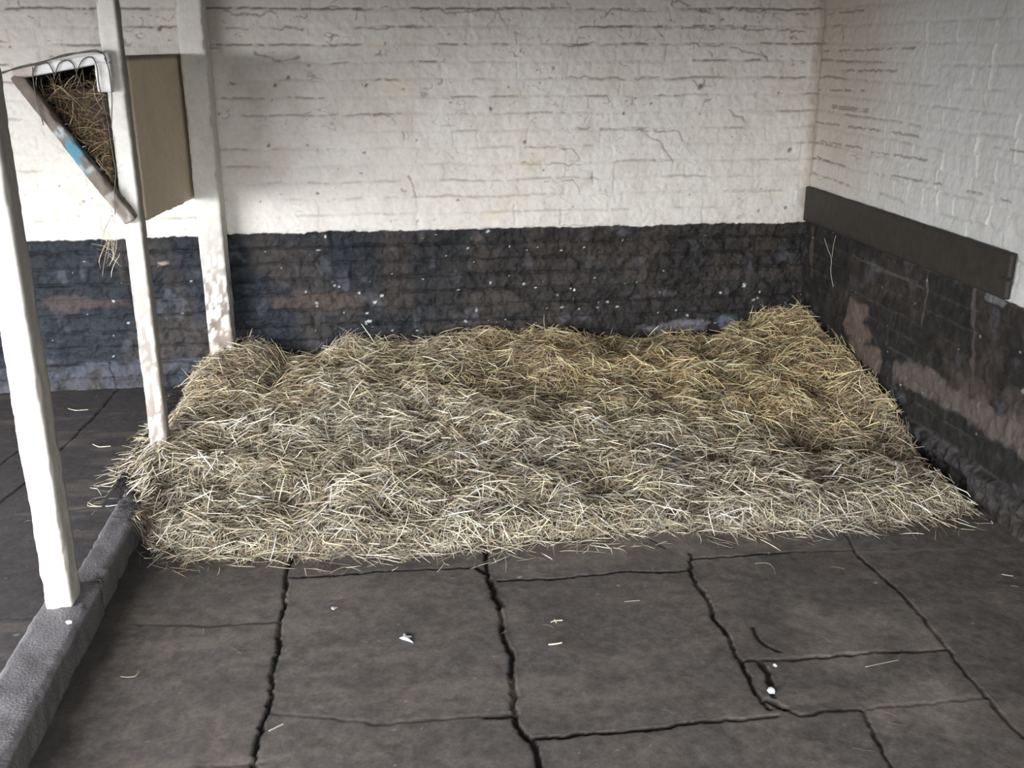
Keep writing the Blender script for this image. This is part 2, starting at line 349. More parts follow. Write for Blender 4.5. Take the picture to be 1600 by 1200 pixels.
# ------------------------------------------------------------------ flagstone floor
def build_floor():
    xs = axis_coords(-8.4, .05, -4.1, .05, .0048); ys = axis_coords(FRONT_Y-.2, .05, -3.25, .05, .0048)
    X, Y = np.meshgrid(xs, ys, indexing='ij')
    def W(pts): return [(lambda q: (q[0], q[1]))(un(p, 2, 0)) for p in pts]
    h = (fbm(X, Y, 3, 700)-.5)*.006+(fbm(X, Y, 25, 701)-.5)*.0018
    n1 = fbm(X, Y, 2.2, 702); n2 = fbm(X, Y, 9, 703); n3 = fbm(X, Y, 45, 704)
    c = np.zeros(X.shape+(3,)); c[:] = (.118, .106, .098)
    c = mixc(c, sstep(.4, .7, n1)*.5, (.095, .084, .078))
    c = mixc(c, sstep(.5, .8, n2)*.4, (.150, .127, .112))
    c = c*(.6+.8*n3)[..., None]
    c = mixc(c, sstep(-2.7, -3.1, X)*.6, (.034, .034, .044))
    wX = X+(fbm(X, Y, 9, 710)-.5)*.022+(fbm(X, Y, 50, 711, 2)-.5)*.011; wY = Y+(fbm(X, Y, 9, 712)-.5)*.022+(fbm(X, Y, 50, 713, 2)-.5)*.011
    J = [  # (points, half width m, depth m, darkness)
        ([(468, 830), (455, 875), (447, 905), (440, 960), (425, 1060), (412, 1130), (398, 1170), (392, 1230)], .0075, .014, .95),
        ([(450, 900), (520, 897), (600, 892), (700, 887), (745, 885)], .0045, .008, .8),
        ([(757, 850), (760, 878), (770, 915), (783, 960), (793, 1010), (803, 1070), (808, 1118), (812, 1135), (835, 1158), (842, 1200)], .0085, .014, .95),
        ([(745, 885), (762, 893)], .012, .010, .8), ([(768, 905), (782, 945)], .013, .007, .6),
        ([(780, 906), (880, 901), (960, 893), (1075, 890)], .0055, .009, .85),
        ([(1075, 862), (1078, 890), (1100, 930), (1130, 985), (1160, 1040), (1180, 1075), (1200, 1105)], .0065, .011, .9),
        ([(1080, 871), (1160, 866), (1230, 861)], .0065, .009, .9), ([(1230, 861), (1336, 857)], .003, .003, .3),
        ([(1336, 857), (1360, 880), (1400, 920), (1440, 965), (1480, 1010), (1510, 1050), (1540, 1085), (1580, 1130), (1610, 1160)], .0045, .006, .55),
        ([(1315, 830), (1336, 857)], .004, .004, .4),
        ([(420, 1110), (600, 1130), (720, 1120), (805, 1112)], .0025, .003, .25), ([(760, 1118), (805, 1116)], .006, .006, .8),
        ([(838, 1152), (900, 1145), (1000, 1136), (1120, 1124), (1210, 1116)], .006, .008, .9),
        ([(1155, 1033), (1215, 1030), (1330, 1022), (1430, 1014), (1480, 1012)], .004, .006, .75), ([(1235, 1031), (1330, 1021)], .0045, .006, .7),
        ([(1178, 980), (1184, 995), (1200, 1010), (1218, 1018)], .005, .006, .85),
        ([(1185, 1035), (1200, 1052), (1210, 1085)], .010, .010, .75), ([(1198, 1090), (1222, 1104)], .013, .012, .8),
        ([(1210, 1100), (1250, 1118), (1290, 1110), (1345, 1106)], .0045, .005, .65), ([(1345, 1106), (1440, 1095), (1540, 1086)], .0025, .003, .35),
        ([(1348, 1108), (1362, 1140), (1385, 1185), (1400, 1210)], .0045, .006, .75),
        ([(210, 972), (320, 976), (437, 970)], .003, .003, .4),
        ([(758, 800), (745, 700), (735, 600)], .005, .008, .8), ([(300, 1195), (410, 1190)], .002, .002, .3),
        ([(185, 607), (160, 635), (130, 667), (60, 735), (-40, 820)], .0045, .006, .7), ([(-20, 740), (10, 716), (45, 690)], .004, .005, .6),
        ([(-40, 966), (70, 962)], .003, .003, .4), ([(60, 800), (200, 788)], .003, .003, .3), ([(1015, 838), (1035, 855)], .008, .004, .4),
    ]
    for pts, w, dep, dark in J:
        pw = W(pts); br = .75+.5*fbm(X, Y, 12, 720)
        d = local_stroke(wX, wY, pw, .07, lambda d: d+1e-4); near = (d > 0)
        dd = np.where(near, d, 9)/br
        w = max(w*.68, .0040); k = sstep(w*1.5, w*.6, dd); e = np.exp(-(dd/(w*2.6))**2)
        h -= dep*.62*k; kc = sstep(w*1.75, w*.9, dd)
        c = mixc(c, e*.55*dark, (.026, .022, .020)); c = mixc(c, kc*min(1, dark*1.15), (.006, .005, .005))
    # pale mortar / dust lines and scuffs
    for pts, w, a in [([(1345, 860), (1400, 860), (1480, 857), (1560, 852), (1580, 851)], .007, .55), ([(1390, 945), (1430, 955), (1480, 958)], .004, .35),
                      ([(1270, 960), (1300, 978)], .006, .35), ([(0, 965), (60, 963)], .004, .45), ([(70, 795), (150, 792)], .004, .5), ([(1355, 1040), (1405, 1032)], .004, .35),
                      ([(1585, 835), (1600, 846)], .01, .6), ([(420, 1140), (445, 1130)], .003, .5), ([(1600, 890), (1520, 810)], .012, .25)]:
        k = local_stroke(wX, wY, W(pts), .05, lambda d: sstep(w*1.4, w*.4, d)); c = mixc(c, k*a*(.4+.8*n2), (.19, .18, .17))
    for p, r, a in [((1310, 990), .20, .45), ((1470, 1110), .22, .45), ((1430, 1000), .14, .3), ((1560, 940), .10, .3), ((900, 850), .25, .25), ((1040, 850), .2, .2), ((1180, 830), .3, .2)]:
        q = un(p, 2, 0); d = np.hypot(X-q[0], Y-q[1])+(fbm(X, Y, 10, 730)-.5)*.25
        c = mixc(c, a*1.2*sstep(r, 0, d)*(.2+1.1*n2)*(.6+.8*n3), (.34, .30, .26))
    c = mixc(c, spots(X, Y, 150, -4, 0, -3.2, -1.7, .0015, .005, 55)*.6, (.45, .46, .46))
    c = mixc(c, sstep(.58, .72, fbm(X*.5, Y*2, 7, 740))*.3, (.22, .19, .165)); c = mixc(c, sstep(.6, .75, fbm(X, Y, 6, 741))*.35, (.07, .06, .056))
    c = c*1.08
    # kerb's shadow painted into the floor colour along its foot, with some grime
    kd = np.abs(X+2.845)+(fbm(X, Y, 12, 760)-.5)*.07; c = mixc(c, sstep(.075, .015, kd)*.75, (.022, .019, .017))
    h = h*sstep(.02, .06, np.abs(X+2.93)-.04)
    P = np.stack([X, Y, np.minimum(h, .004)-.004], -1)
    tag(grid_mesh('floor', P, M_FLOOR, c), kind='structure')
build_floor()

# ------------------------------------------------------------------ worn bars: posts, kerb stones, planks
def worn_box(name, x0, x1, y0, y1, z0, z1, mat, colfn, step=.012, wear=.003, seed=0, bevel=.006, parent=None, xf=None):
    """closed box with gridded faces, rounded and chipped arrises"""
    nx, ny, nz = [max(2, int((b-a)/step)+1) for a, b in ((x0, x1), (y0, y1), (z0, z1))]
    nx, ny, nz = [n if n % 1 == 0 else n for n in (nx, ny, nz)]
    key = {}; V = []; F = []
    def vid(i, j, k):
        t = (i, j, k)
        if t not in key: key[t] = len(V); V.append(t)
        return key[t]
    for i in range(nx):
        for j in range(ny):
            F.append((vid(i, j+1, 0), vid(i+1, j+1, 0), vid(i+1, j, 0), vid(i, j, 0)))
            F.append((vid(i, j, nz), vid(i+1, j, nz), vid(i+1, j+1, nz), vid(i, j+1, nz)))
    for i in range(nx):
        for k in range(nz):
            F.append((vid(i, 0, k), vid(i+1, 0, k), vid(i+1, 0, k+1), vid(i, 0, k+1)))
            F.append((vid(i, ny, k+1), vid(i+1, ny, k+1), vid(i+1, ny, k), vid(i, ny, k)))
    for j in range(ny):
        for k in range(nz):
            F.append((vid(0, j, k+1), vid(0, j+1, k+1), vid(0, j+1, k), vid(0, j, k)))
            F.append((vid(nx, j, k), vid(nx, j+1, k), vid(nx, j+1, k+1), vid(nx, j, k+1)))
    V = np.array(V, float); g = V/np.array([nx, ny, nz])
    lo = np.array([x0, y0, z0]); hi = np.array([x1, y1, z1]); P = lo+g*(hi-lo)
    # pull edges in
    ctr = (lo+hi)/2; half = (hi-lo)/2; q = P-ctr
    inner = half-bevel; cl = np.clip(q, -inner, inner); dlt = q-cl; L = np.linalg.norm(dlt, axis=1, keepdims=True)
    m = (L[:, 0] > 1e-9)
    nedge = (np.abs(dlt) > 1e-9).sum(1)
    P2 = P.copy(); P2[m] = ctr+cl[m]+dlt[m]/L[m]*bevel
    long_axis = int(np.argmax(hi-lo)); t = P[:, long_axis]
    o1 = (P[:, (long_axis+1) % 3]-lo[(long_axis+1) % 3])+2*(P[:, (long_axis+2) % 3]-lo[(long_axis+2) % 3])
    n = fbm(t, o1, 14, seed+1)-.5; nf = fbm(t, o1, 60, seed+2)-.5
    out = np.sign(q)*(np.abs(np.abs(q)-half) < 1e-6); out[:, long_axis] *= .3
    on = np.linalg.norm(out, axis=1, keepdims=True)+1e-9
    chip = sstep(.5, .8, fbm(t, np.sign(q[:, (long_axis+1) % 3])*3+np.sign(q[:, (long_axis+2) % 3])*7, 22, seed+5))*(nedge >= 2)
    P2 = P2+out/on*((n*wear*2+nf*wear)-chip*wear*2.2)[:, None]
    col = colfn(P, t, o1, chip, seed)
    if xf is not None: P2 = xf(P2)
    F = np.array(F)
    return new_mesh(name, P2, F, np.full(len(F), 4), mat, parent, col)

def post_col(dirt_h, dirt, base=(.74, .73, .69), side_dark=0, x_right=None):
    def f(P, t, o1, chip, seed):
        c = np.zeros((len(P), 3)); c[:] = base
        n = fbm(t, o1, 10, seed+11); n2 = fbm(t*2, o1*6, 12, seed+12)
        c = mixc(c, sstep(.5, .8, n)*.4, (.55, .52, .46))
        c = mixc(c, chip*.7, (.30, .26, .20))
        low = sstep(dirt_h, dirt_h*.3, t)
        c = mixc(c, low*dirt*sstep(.46, .56, n2), (.13, .095, .075))
        c = mixc(c, low*dirt*.5*sstep(.35, .7, n), (.45, .40, .34))
        if x_right is not None:   # right-hand face, turned from the light: its shade put into the colour
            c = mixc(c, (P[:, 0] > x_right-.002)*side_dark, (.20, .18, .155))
        return c
    return f
zc = 2.5
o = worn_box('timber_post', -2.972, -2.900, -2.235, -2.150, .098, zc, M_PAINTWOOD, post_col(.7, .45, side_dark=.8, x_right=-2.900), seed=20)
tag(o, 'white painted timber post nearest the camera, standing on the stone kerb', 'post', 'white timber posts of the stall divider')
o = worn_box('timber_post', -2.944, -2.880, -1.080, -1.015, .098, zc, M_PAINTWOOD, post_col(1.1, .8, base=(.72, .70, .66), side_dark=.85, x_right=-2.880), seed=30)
tag(o, 'middle white timber post at the front end of the hay rack, foot in the hay', 'post', 'white timber posts of the stall divider')
o = worn_box('timber_post', -2.864, -2.758, -.165, -.030, .0, zc, M_PAINTWOOD, post_col(.95, .95, base=(.70, .68, .63)), seed=43)
tag(o, 'white timber post against the back wall, brown scuffs above the hay', 'post', 'white timber posts of the stall divider')

def kerb_col(P, t, o1, chip, seed):
    c = np.zeros((len(P), 3)); c[:] = (.14, .135, .142)
    c = mixc(c, sstep(.45, .7, fbm(t, o1, 8, seed+11))*.6, (.18, .175, .188))
    c = mixc(c, chip*.5, (.2, .19, .18))
    c = mixc(c, (P[:, 2] < .085)*.75, (.05, .044, .04))  # sides below the top edge painted darker, as their shade
    return c
o = worn_box('kerb_stone', -2.995, -2.866, -3.6, -2.085, -.01, .100, M_KERB, kerb_col, seed=50, wear=.004, bevel=.010)
tag(o, 'near grey stone kerb carrying the nearest white post', 'kerb stone', 'stone kerb of the stall')
o = worn_box('kerb_stone', -2.955, -2.868, -2.078, -.035, -.01, .096, M_KERB, kerb_col, seed=60, wear=.004, bevel=.012)
tag(o, 'far darker stone kerb running from the nearest post back under the hay', 'kerb stone', 'stone kerb of the stall')

# black board on the right wall -------------------------------------
def board_xf(P):
    P = P.copy(); t = np.clip(-P[:, 1]/1.72, 0, 1); low = P[:, 2] < .80
    P[:, 2] += np.where(low, .012*t, 0); return P
o = worn_box('wall_board', -.024, -.003, -1.722, -.012, .722, .887, M_BLACKWOOD, lambda P, t, o1, chip, s: np.zeros((len(P), 3))+.02, seed=70, wear=.0012, bevel=.004, xf=board_xf)
tag(o, 'long black painted board fixed to the right wall above the black dado', 'board')

# ------------------------------------------------------------------ hay rack
def tube(pts, r, sides=6):
    pts = [Vector(p) for p in pts]; V = []; F = []
    prev = None
    for i, p in enumerate(pts):
        d = (pts[min(i+1, len(pts)-1)]-pts[max(i-1, 0)]).normalized()
        a = d.orthogonal().normalized() if prev is None else (prev-d*prev.dot(d)).normalized()
        prev = a; b = d.cross(a)
        for s in range(sides):
            an = 2*math.pi*s/sides; V.append(p+a*math.cos(an)*r+b*math.sin(an)*r)
    n = len(pts)
    for i in range(n-1):
        for s in range(sides):
            F.append((i*sides+s, i*sides+(s+1) % sides, (i+1)*sides+(s+1) % sides, (i+1)*sides+s))
    F2 = [tuple(reversed(range(sides))), tuple((n-1)*sides+s for s in range(sides))]
    return [tuple(v) for v in V], F, F2
def tube_obj(name, paths, r, mat, parent=None, sides=6):
    V = []; F = []
    for pts in paths:
        v, f, f2 = tube(pts, r, sides); b = len(V); V += v; F += [tuple(i+b for i in q) for q in f+f2]
    return new_mesh(name, V, [i for f in F for i in f], [len(f) for f in F], mat, parent)
def smooth_path(pts, n=6):
    pts = [np.array(p, float) for p in pts]; out = []
    for i in range(len(pts)-1):
        p0, p1, p2, p3 = pts[max(i-1, 0)], pts[i], pts[i+1], pts[min(i+2, len(pts)-1)]
        for k in range(n):
            t = k/n; out.append(.5*((2*p1)+(-p0+p2)*t+(2*p0-5*p1+4*p2-p3)*t*t+(-p0+3*p1-3*p2+p3)*t**3))
    out.append(pts[-1]); return out

rack = empty('hay_rack', (-2.95, -.55, .92))
tag(rack, 'wall hay rack with pale side board and slanting plank, between white posts', 'hay rack')
def panel_col(P, t, o1, chip, seed):
    c = np.zeros((len(P), 3)); c[:] = (.64, .54, .40)
    c = mixc(c, sstep(.4, .7, fbm(P[:, 1], P[:, 2], 5, seed))*.5, (.55, .46, .34))
    c = mixc(c, (P[:, 2] > 1.488)*.7, (.10, .08, .06))
    c = mixc(c, (P[:, 2] < .905)*.4*sstep(.45, .6, fbm(P[:, 1], P[:, 2], 30, seed)), (.16, .08, .05))
    return c
def panel_xf(P):
    P = P.copy(); t = (P[:, 1]+1.01)/(1.0); low = sstep(1.2, .9, P[:, 2])
    P[:, 2] += low*(.045-.055*t)+low*(fbm(P[:, 1], P[:, 0]*0, 12, 9)-.5)*.008; return P
worn_box('side_panel', -2.896, -2.876, -1.014, -.012, .90, 1.505, M_PAINTWOOD, panel_col, seed=80, wear=.0015, bevel=.003, parent=rack, xf=panel_xf)
# slanting plank wall: from outer top edge down to the bottom of the side board
YN = -1.13
top_o = un((14, 122), 1, YN); bot_o = un((196, 352), 1, YN)
ang = math.atan2(top_o[2]-bot_o[2], top_o[0]-bot_o[0]); Ls = math.hypot(top_o[2]-bot_o[2], top_o[0]-bot_o[0])
ca, sa = math.cos(ang), math.sin(ang)
def slant_xf(P):      # local x = along the slope from the bottom, z = thickness towards the inside
    Q = P.copy(); Q[:, 0] = bot_o[0]+P[:, 0]*ca+P[:, 2]*sa; Q[:, 2] = bot_o[2]+P[:, 0]*sa-P[:, 2]*ca; return Q
def slant_col(P, t, o1, chip, seed):
    c = np.zeros((len(P), 3)); c[:] = (.17, .145, .125); u = P[:, 0]/Ls
    n = fbm(P[:, 0], o1, 25, seed)
    c = mixc(c, sstep(.45, .65, n)*.7, (.13, .10, .08))
    c = mixc(c, (sstep(.60, .56, u)*sstep(.34, .37, u))*sstep(.42, .52, fbm(P[:, 0], o1, 14, 5))*.95, (.09, .24, .33))
    c = mixc(c, sstep(.035, .01, np.abs(u-.60+(n-.5)*.15))*.8, (.42, .46, .47)); c = mixc(c, sstep(.03, .01, np.abs(u-.37+(n-.5)*.15))*.7, (.4, .42, .42))
    c = mixc(c, (u > .95)*.6, (.16, .12, .10)); c = mixc(c, (u < .2)*.5*sstep(.4, .6, n), (.5, .48, .44))
    return c
worn_box('slanting_plank', 0, Ls, YN, YN+.045, -.002, .040, M_PAINTWOOD, slant_col, seed=90, wear=.004, bevel=.004, parent=rack, xf=slant_xf, step=.008)
M_OLDWOOD = material('old_dark_timber', (.070, .052, .040), rough=.8, nscale=25, namp=.4, bump=.3, bscale=50)
for k in range(6):   # boards of the sloping bottom behind the plank
    a0 = .02+k*(Ls-.03)/6
    worn_box('slope_board', a0, a0+(Ls-.03)/6-.006, YN+.048, -.015, .006, .026, M_OLDWOOD, lambda P, t, o1, chip, s: np.zeros((len(P), 3))+.05, seed=100+k, wear=.001, bevel=.002, parent=rack, xf=slant_xf, step=.03)
# white top rail and upright corner piece of the open end
def bar(name, pa, pb, width, y0, y1, mat, colfn, seed, parent=rack):
    """bar in a plane of constant y, pa -> pb along its lower edge"""
    dx, dz = pb[0]-pa[0], pb[2]-pa[2]; L = math.hypot(dx, dz); ux, uz = dx/L, dz/L
    def xf(P):
        Q = P.copy(); Q[:, 0] = pa[0]+P[:, 0]*ux-P[:, 2]*uz; Q[:, 2] = pa[2]+P[:, 0]*uz+P[:, 2]*ux; return Q
    return worn_box(name, 0, L, y0, y1, 0, width, mat, colfn, seed=seed, wear=.002, bevel=.004, parent=parent, xf=xf, step=.008)
def white_col(P, t, o1, chip, seed):
    c = np.zeros((len(P), 3)); c[:] = (.76, .76, .75)
    c = mixc(c, sstep(.5, .7, fbm(P[:, 0], P[:, 2], 30, seed))*.35, (.45, .38, .33)); return c
def rust_white(P, t, o1, chip, seed):
    c = white_col(P, t, o1, chip, seed); return mixc(c, sstep(.11, .04, P[:, 0])*.75, (.33, .25, .21))
bar('top_rail', un((24, 124), 1, YN), un((172, 97), 1, YN), .034, YN, YN+.03, M_PAINTWOOD, rust_white, 111)
pa = un((176, 145), 1, YN+.004); pb = un((172, 98), 1, YN+.004)
bar('corner_upright', pa, pb, .050, YN+.004, YN+.034, M_PAINTWOOD, white_col, 112)
bar('inner_rail', un((28, 126), 1, YN+.05), un((190, 92), 1, YN+.05), .012, YN+.05, -.03, M_OLDWOOD, white_col, 113)
worn_box('back_board', -3.20, -2.91, -.42, -.40, 1.02, 1.47, M_OLDWOOD, lambda P, t, o1, chip, s: np.zeros((len(P), 3))+.05, seed=114, wear=.001, bevel=.002, parent=rack, step=.03,
         xf=lambda P: np.stack([np.maximum(P[:, 0], bot_o[0]+(P[:, 2]-bot_o[2])*(ca/sa)+.035), P[:, 1], P[:, 2]], -1))
def wp(pts, y=YN-.008): return smooth_path([un(p, 1, y) for p in pts])
wires = [
    wp([(50, 118), (56, 103), (66, 97), (76, 100), (83, 112), (85, 124)]),
    wp([(86, 118), (92, 100), (103, 94), (113, 99), (119, 112), (119, 122), (115, 128)]),
    wp([(120, 112), (128, 95), (138, 89), (147, 93), (152, 108), (154, 128), (160, 155), (168, 185)]),
    wp([(51, 105), (52, 125), (57, 155), (64, 180), (68, 196)]),
    wp([(163, 90), (169, 105), (173, 130), (175, 160), (174, 200)]),
    wp([(168, 185), (172, 215), (178, 250), (181, 270), (179, 300), (180, 335)])]
for w in wires: tube_obj('wire_hoop', [w], .0019, M_WIRE, rack)
tube_obj('edge_wire', [wp([(2, 113), (30, 106), (60, 98), (100, 88), (135, 80), (152, 79), (163, 86), (167, 100)], YN-.006),
                       wp([(4, 115), (31, 104), (61, 100), (98, 86), (134, 82), (150, 81), (160, 84)], YN-.010)], .0022, M_WIRE, rack)

# ------------------------------------------------------------------ strands
def strands(n, pos, azim, pitch, length, width, curl, cols, seed, clampfn, nseg=4):
    """n bent straws as three-sided ribbons; returns verts, faces, colours"""
    r = np.random.default_rng(seed); K = nseg+1
    t = np.linspace(-.5, .5, K)
    d = np.stack([np.cos(azim)*np.cos(pitch), np.sin(azim)*np.cos(pitch), np.sin(pitch)], -1)
    side = np.stack([-np.sin(azim), np.cos(azim), 0*azim], -1); up = np.cross(d, side)
    ca_ = r.normal(0, curl, n)*length; cb_ = r.normal(0, curl*.5, n)*length
    kink = r.random(n) < .25; kp = r.uniform(-.2, .3, n); ka = r.normal(0, .5, n)*kink
    tt = t[None, :]
    off = (tt**2*4-.33)*ca_[:, None]+np.maximum(tt-kp[:, None], 0)*ka[:, None]*length[:, None]
    offz = -(tt**2*4-.33)*np.abs(cb_[:, None])
    ctr = pos[:, None]+d[:, None]*(tt*length[:, None])[..., None]+side[:, None]*off[..., None]+up[:, None]*offz[..., None]
    roll = r.uniform(0, np.pi, n); ws = width*.5
    taper = np.array([.55]+[1.]*(K-2)+[.45])
    rings = []
    for s, (ra, rb) in enumerate([(1, 0), (-.5, .5), (-.5, -.5)]):
        cr, sr = np.cos(roll), np.sin(roll)
        a = (side*cr[:, None]+up*sr[:, None])*ra*ws[:, None]+(-side*sr[:, None]+up*cr[:, None])*rb*ws[:, None]*.7
        rings.append(ctr+a[:, None]*taper[None, :, None])
    V = np.stack(rings, 2)                       # n,K,3,3
    V = clampfn(V.reshape(-1, 3)).reshape(n, K, 3, 3)
    base = (np.arange(n)*K*3)[:, None, None]; k = np.arange(nseg)[None, :, None]; s = np.arange(3)[None, None, :]; s1 = (s+1) % 3
    q = np.stack([base+k*3+s, base+k*3+s1, base+(k+1)*3+s1, base+(k+1)*3+s], -1).reshape(-1, 4)
    cc = np.repeat(cols, K*3, axis=0)
    return V.reshape(-1, 3), q, cc

PAL = np.array([(.66, .62, .53), (.54, .49, .39), (.42, .38, .29), (.37, .36, .27), (.30, .26, .20), (.17, .14, .11), (.55, .55, .50)])
YEL = np.array([(.70, .58, .33), (.62, .49, .26), (.50, .38, .19), (.38, .34, .18), (.34, .22, .13), (.17, .125, .08), (.56, .50, .37)])
def hay_cols(n, X, Y, seed, warm):
    r = np.random.default_rng(seed); p = np.array([.15, .20, .17, .10, .16, .12, .10])
    k = r.choice(7, n, p=p); w = np.clip(warm+r.normal(0, .25, n), 0, 1)[:, None]
    c = PAL[k]*(1-w)+YEL[k]*w
    old = sstep(.52, .68, fbm(X, Y, 7, 960))[:, None]*(r.random(n) < .6)[:, None]     # trampled older hay
    c = c*(1-old*.55)+np.array([.15, .11, .08])*old*.55
    return c*r.uniform(.85, 1.45, n)[:, None]

# outline of the bed on the floor
OUT = [un(p, 2, .02)[:2] for p in [(196, 772), (215, 815), (240, 848), (300, 862), (400, 862), (520, 860), (640, 858), (760, 850), (850, 838), (960, 826), (1080, 820), (1200, 822), (1320, 818), (1440, 808), (1525, 790)]]
OUT = [tuple(p) for p in OUT]
OUT += [(-.055, -1.55), (-.02, -1.25), (-.01, -.6), (-.01, -.02), (-1.5, -.02), (-2.70, -.02), (-2.86, -.25), (-2.93, -.6), (-2.97, -.9), (-3.0, -1.2)]
OUT = np.array(OUT)
def inside_dist(X, Y):
    """signed distance, positive inside"""
    poly = [tuple(p) for p in OUT]+[tuple(OUT[0])]
    d = seg_dist(X, Y, poly); ins = np.zeros(X.shape, bool)
    for (ax, ay), (bx, by) in zip(poly[:-1], poly[1:]):
        if ay == by: continue
        cnd = ((ay > Y) != (by > Y)) & (X < (bx-ax)*(Y-ay)/(by-ay)+ax); ins ^= cnd
    return np.where(ins, d, -d)
HOL = [((1250, 668), .16, .05), ((540, 582), .15, .04), ((870, 625), .16, .035), ((660, 640), .12, .03), ((350, 690), .10, .03), ((1120, 700), .13, .03), ((760, 590), .12, .03), ((1090, 570), .16, .03), ((950, 560), .10, .03), ((610, 820), .08, .03), ((440, 760), .1, .02), ((700, 740), .12, .025)]
def bed_height(X, Y):
    """height of the mound"""
    # distance only from the free edges (front and left); walls hold the hay up
    front = seg_dist(X, Y, [tuple(p) for p in OUT[:15]]+[(-.055, -1.55), (-.02, -1.38)])
    left = seg_dist(X, Y, [tuple(p) for p in OUT[-5:]]+[tuple(OUT[0])])
    ins = inside_dist(X, Y) > 0
    e = np.where(ins, np.minimum(front, left*1.0), 0)
    base = .055*sstep(0, .07, e)+.035*sstep(.05, .5, e)
    back = sstep(-1.5, -.2, Y)
    base = base+sstep(.05, .5, e)*back*(.095-.03*sstep(-.8, -1.0, X)*0)
    base = base+sstep(0, .35, e)*.05*sstep(-.35, -.02, X)*sstep(-1.6, -1.2, Y)
    for cx, cy, r, a in [(-.10, -.12, .20, .07), (-2.25, -.10, .25, .035), (-1.5, -.08, .35, .03), (-2.58, -.10, .16, .055), (-.55, -.1, .3, -.01)]:
        base = base+a*np.exp(-((X-cx)**2+(Y-cy)**2)/(r*r))
    n = (fbm(X, Y, 4.5, 900)-.5)*.11+(fbm(X, Y, 11, 905)-.5)*.065
    base = base+n*sstep(.0, .2, e)
    base = np.maximum(base, (.118+.09*sstep(-.9, -.1, Y))*sstep(-.02, .03, X+2.93+.0*Y)*sstep(-2.35, -2.65, X)*sstep(-1.5, -1.25, Y)+n*.4)
    for p, r, a in HOL:
        q = un(p, 2, .12); base = base-1.35*a*np.exp(-(((X-q[0])/r)**2+((Y-q[1])/(r*.9))**2))
    return np.maximum(base, .004)*ins
def warm_field(X, Y):
    return np.clip(.12+.75*sstep(-1.9, -.4, X+.6*(Y+.9))*sstep(-1.7, -.9, Y)+.35*sstep(-1.2, -.4, Y)+(fbm(X, Y, 4, 930)-.5)*.7, 0, 1)
def floor_z(P):
    return .001+.103*np.clip((-2.812-P[:, 0])/.05, 0, 1)*np.clip((P[:, 0]+3.045)/.045, 0, 1)
def bed_clamp(P):
    P = P.copy(); P[:, 1] = np.minimum(P[:, 1], -.024-.004*rng.random(len(P))); P[:, 0] = np.minimum(P[:, 0], np.where(P[:, 2] < .15, -.045, -.018)); P[:, 2] = np.maximum(P[:, 2], floor_z(P)+.0006)
    for x0, x1, y0, y1 in ((-2.949, -2.875, -1.085, -1.010), (-2.869, -2.753, -.170, .0)):      # the straws part around the posts
        m = (P[:, 0] > x0) & (P[:, 0] < x1) & (P[:, 1] > y0) & (P[:, 1] < y1)
        d = np.stack([P[:, 0]-x0, x1-P[:, 0], P[:, 1]-y0], -1); k = d.argmin(1)
        P[:, 0] = np.where(m & (k == 0), x0, np.where(m & (k == 1), x1, P[:, 0])); P[:, 1] = np.where(m & (k == 2), y0, P[:, 1])
    return P

